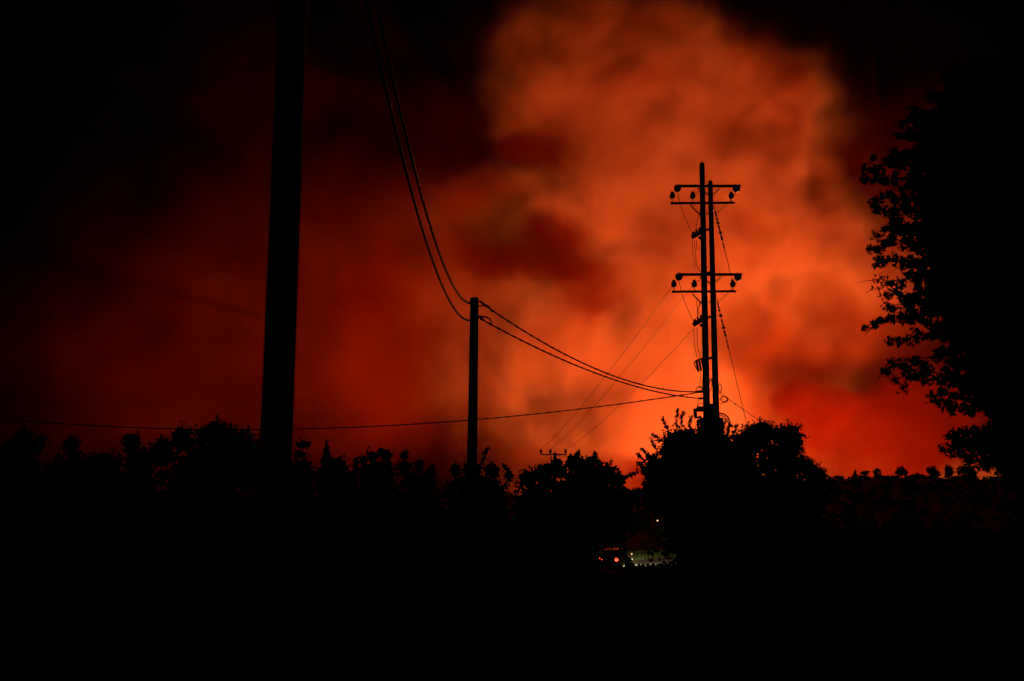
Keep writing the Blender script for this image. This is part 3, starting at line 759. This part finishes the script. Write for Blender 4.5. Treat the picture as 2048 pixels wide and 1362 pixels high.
# ------------------------------------------------------------------ wildfire smoke: scattering volumes lit by the fire, some shade and reddening in their colours
class E:
    """One value in a geometry-node field, with arithmetic."""
    t = None
    def __init__(self, s): self.s = s
    @staticmethod
    def op(name, *a):
        n = E.t.nodes.new('ShaderNodeMath'); n.operation = name
        for i, v in enumerate(a):
            if isinstance(v, E): E.t.links.new(v.s, n.inputs[i])
            else: n.inputs[i].default_value = v
        return E(n.outputs[0])
    def __add__(s, o): return E.op('ADD', s, o)
    def __sub__(s, o): return E.op('SUBTRACT', s, o)
    def __mul__(s, o): return E.op('MULTIPLY', s, o)
    def mad(s, m, a): return E.op('MULTIPLY_ADD', s, m, a)
def vop(name, a, b):
    n = E.t.nodes.new('ShaderNodeVectorMath'); n.operation = name
    for i, v in enumerate((a, b)):
        if hasattr(v, 'is_output'): E.t.links.new(v, n.inputs[i])
        elif v is not None: n.inputs[i].default_value = v
    return n.outputs['Value'] if name in ('LENGTH', 'DISTANCE', 'DOT_PRODUCT') else n.outputs['Vector']
def fbm(pos, scale, detail, rough=0.55, colour=False):
    n = E.t.nodes.new('ShaderNodeTexNoise'); n.noise_dimensions = '3D'
    n.inputs['Scale'].default_value = scale
    n.inputs['Detail'].default_value = detail
    n.inputs['Roughness'].default_value = rough
    E.t.links.new(pos, n.inputs['Vector'])
    return n.outputs['Color'] if colour else E(n.outputs[0])

def mapr(v, lo_, hi_, a_, b_):
    mr = E.t.nodes.new('ShaderNodeMapRange'); mr.interpolation_type = 'SMOOTHSTEP'
    E.t.links.new(v.s, mr.inputs['Value'])
    for k_, x_ in zip(('From Min', 'From Max', 'To Min', 'To Max'), (lo_, hi_, a_, b_)): mr.inputs[k_].default_value = x_
    return E(mr.outputs[0])
def smoke_volume(name, label, blobs, lo, hi, res, mat, warp=(46.0, 26.0), squash=0.35, soft=1.6, grow=1.18, lohi=(0.2, 1.7), thr=(0.0, 0.95), seed=(0, 0, 0), amp=0.9, nscale=0.011):
    me = bpy.data.meshes.new(name)
    ob = bpy.data.objects.new(name, me); C.objects.link(ob)
    t = bpy.data.node_groups.new(name + '_nodes', 'GeometryNodeTree')
    t.interface.new_socket('Geometry', in_out='OUTPUT', socket_type='NodeSocketGeometry')
    E.t = t
    pos0 = t.nodes.new('GeometryNodeInputPosition').outputs[0]
    pos = vop('ADD', pos0, seed)
    w1 = vop('SUBTRACT', fbm(pos, 0.0045, 2.0, 0.5, True), (0.5, 0.5, 0.5))
    w2 = vop('SUBTRACT', fbm(pos, 0.017, 4.0, 0.6, True), (0.5, 0.5, 0.5))
    p = vop('ADD', pos0, vop('ADD', vop('MULTIPLY', w1, (warp[0] * 2,) * 3), vop('MULTIPLY', w2, (warp[1] * 2,) * 3)))
    acc = None
    for (c, r, d) in blobs:
        q = vop('DIVIDE', vop('SUBTRACT', p, tuple(c)), tuple(v * grow for v in r))
        f = E.op('MAXIMUM', E.op('SUBTRACT', 1.0, E(vop('DOT_PRODUCT', q, q))), 0.0)
        f = E.op('POWER', f, soft) * d
        acc = f if acc is None else (acc + f)
    n = fbm(vop('MULTIPLY', vop('ADD', p, (37.0 + seed[0], 11.0, 5.0 + seed[2])), (1.0, squash, 1.0)), nscale, 6.0, 0.6)
    edge = fbm(vop('ADD', p, (7.0, 91.0, 45.0)), nscale * 2.0, 5.0, 0.6)
    s = acc + ((edge - 0.5) * amp) * E.op('MINIMUM', E.op('MAXIMUM', acc * 1.6, 0.0), 1.0)
    den = mapr(s, thr[0], thr[1], 0.0, 1.0) * E.op('MINIMUM', E.op('MAXIMUM', acc, 0.0), 1.0) * mapr(n, 0.36, 0.66, lohi[0], lohi[1])
    vc = t.nodes.new('GeometryNodeVolumeCube')
    t.links.new(den.s, vc.inputs['Density'])
    vc.inputs['Min'].default_value = lo
    vc.inputs['Max'].default_value = hi
    for k, v in zip(('Resolution X', 'Resolution Y', 'Resolution Z'), res): vc.inputs[k].default_value = v
    sm = t.nodes.new('GeometryNodeSetMaterial'); sm.inputs['Material'].default_value = mat
    go = t.nodes.new('NodeGroupOutput')
    t.links.new(vc.outputs[0], sm.inputs[0]); t.links.new(sm.outputs[0], go.inputs[0])
    me.materials.append(mat)
    m = ob.modifiers.new('smoke', 'NODES'); m.node_group = t
    ob['label'] = label; ob['category'] = 'smoke'; ob['kind'] = 'stuff'
    return ob

def smoke_material(name, density, scatter, absorb, aniso=0.0):
    m = bpy.data.materials.new(name); m.use_nodes = True
    n, l = m.node_tree.nodes, m.node_tree.links
    n.clear()
    out = n.new('ShaderNodeOutputMaterial')
    at = n.new('ShaderNodeAttribute'); at.attribute_name = 'density'
    k = n.new('ShaderNodeMath'); k.operation = 'MULTIPLY'; k.inputs[1].default_value = density
    l.new(at.outputs['Fac'], k.inputs[0])
    sc = n.new('ShaderNodeVolumeScatter'); sc.inputs['Color'].default_value = (*scatter, 1); sc.inputs['Anisotropy'].default_value = aniso
    ab = n.new('ShaderNodeVolumeAbsorption'); ab.inputs['Color'].default_value = (*absorb, 1)
    ad = n.new('ShaderNodeAddShader')
    l.new(k.outputs[0], sc.inputs['Density']); l.new(k.outputs[0], ab.inputs['Density'])
    l.new(sc.outputs[0], ad.inputs[0]); l.new(ab.outputs[0], ad.inputs[1])
    l.new(ad.outputs[0], out.inputs['Volume'])
    return m

def B(px, py, Y, rx, ry, ryd, d=1.0):
    """A billow: centre towards (px, py) at distance Y metres, half sizes rx, ry in photograph pixels, ryd metres deep."""
    k = Y / F_PX
    return (P(px, py, Y), (rx * k, ryd, ry * k), d)

PLUME = [
    # rising column over the burning slope
    B(1430, 900, 1010, 210, 160, 80, .6), B(1500, 690, 1020, 240, 240, 100, .9),
    B(1290, 700, 1040, 240, 200, 90, .7), B(1610, 600, 1060, 180, 220, 90, .9), B(1530, 440, 1050, 200, 220, 100),
    # head of the plume
    B(1370, 380, 1040, 240, 220, 110), B(1150, 180, 1050, 210, 190, 100, .9), B(1390, 210, 1050, 240, 190, 100),
    B(1230, 80, 1070, 250, 130, 90, .8), B(1530, 250, 1070, 170, 210, 90, .8),
    # arm drifting left
    B(1090, 420, 1010, 240, 120, 80, .7), B(920, 420, 1020, 190, 120, 70, .35), B(1100, 640, 1015, 320, 200, 80, .42),
    B(1100, 840, 1015, 330, 200, 80, .5), B(860, 640, 1030, 420, 280, 90, .15), B(1490, 450, 1000, 130, 260, 50, .6),
    B(1740, 560, 1080, 190, 220, 80, .5), B(1800, 780, 1060, 300, 300, 80, .5), B(1760, 930, 1020, 420, 130, 70, .42), B(1230, 890, 1020, 220, 150, 70, .5),
    # hollows between the billows
    B(960, 230, 960, 90, 110, 90, -.9), B(1100, 300, 960, 70, 45, 70, -.7), B(1650, 330, 980, 60, 90, 90, -.8),
]
DRIFT = [
    B(860, 620, 1020, 340, 290, 90, .4), B(780, 800, 1030, 340, 260, 90, .34),
    B(660, 540, 1060, 420, 360, 100, .4), B(480, 760, 1060, 520, 330, 100, .36), B(180, 700, 1080, 520, 400, 100, .29),
    B(1400, 250, 1120, 900, 520, 90, .26), B(800, 250, 1120, 900, 520, 90, .36), B(1900, 600, 1120, 500, 500, 90, .3), B(1350, 620, 1140, 720, 620, 80, .55), B(1500, 850, 1140, 700, 300, 80, .4),
]
SHADE = [  # unlit smoke and dark hollows, their shade put in as dark absorbing smoke
    B(1575, 800, 890, 50, 50, 28, 1.), B(1630, 835, 890, 90, 65, 28, 1.2), B(1690, 865, 890, 140, 75, 28, 1.2), B(1790, 890, 890, 150, 70, 28, 1.1), B(1860, 820, 890, 160, 110, 28, .9),
    B(1105, 470, 900, 90, 55, 26, .95), B(1170, 555, 900, 130, 70, 26, .5), B(1030, 540, 900, 170, 60, 24, .7), B(1080, 300, 910, 120, 55, 26, 1.), B(1230, 430, 905, 110, 60, 24, .4),
    B(740, 600, 900, 120, 90, 26, .6), B(1170, 620, 900, 110, 60, 24, .45), B(900, 860, 890, 180, 80, 22, .4), B(1225, 960, 890, 90, 50, 24, .6), B(1285, 985, 890, 80, 50, 26, 1.1), B(1740, 935, 890, 220, 45, 24, .5), B(1110, 910, 890, 120, 40, 22, .25),
    B(1620, 470, 910, 120, 110, 24, .35), B(1280, 150, 920, 140, 60, 24, .5), B(1560, 160, 920, 100, 80, 24, .5),
]
PSEED = (1324, 0, 692)
smoke_mat = smoke_material('lit_smoke', 0.034, (1.0, 0.52, 0.32), (1.0, 0.3, 0.12))
drift_mat = smoke_material('drift_smoke', 0.0042, (0.9, 0.12, 0.03), (1.0, 0.3, 0.12))  # redder scatter colour stands in for firelight filtered through smoke
shade_mat = smoke_material('painted_shade', 0.085, (0.09, 0.008, 0.0015), (0.5, 0.2, 0.1))  # near-black scatter colour stands in for shade on the smoke
smoke_volume('smoke_plume', 'towering billowing smoke plume lit orange and red from below by the wildfire',
             PLUME, (-200, 850, -10), (600, 1230, 640), (240, 90, 195), smoke_mat, thr=(-0.05, 1.1), amp=1.7, nscale=0.012, seed=PSEED)
smoke_volume('smoke_drift', 'thin dark red smoke drifting across the night sky to the left',
             DRIFT, (-680, 900, -10), (720, 1230, 640), (233, 50, 110), drift_mat, thr=(0.0, 0.6), amp=1.0, nscale=0.007, lohi=(0.35, 1.5))
smoke_volume('shade_smoke', 'darker red smoke shreds with shade put into their colour in front of the bright plume',
             SHADE, (-200, 855, 10), (460, 935, 520), (220, 32, 170), shade_mat, warp=(26, 14), thr=(0.1, 0.6), amp=1.3, nscale=0.014)

# ------------------------------------------------------------------ groups of repeats
GROUPS = {'treeline_tree': 'dark trees along the left skyline', 'roadside_tree': 'roadside trees with bare trunks', 'ridge_tree': 'small trees on the far ridge', 'ridge_pine': 'small trees on the far ridge',
          'street_lamp': 'tiny lamps on the far slope', 'utility_pole': 'plain wooden utility poles', 'stay_wire': 'insulated stay wires of the twin poles', 'cable_loop': 'slack cable loops on the middle pole'}
for o in C.objects:
    if o.parent is None and 'category' in o and o.name.split('.')[0] in GROUPS: o['group'] = GROUPS[o.name.split('.')[0]]
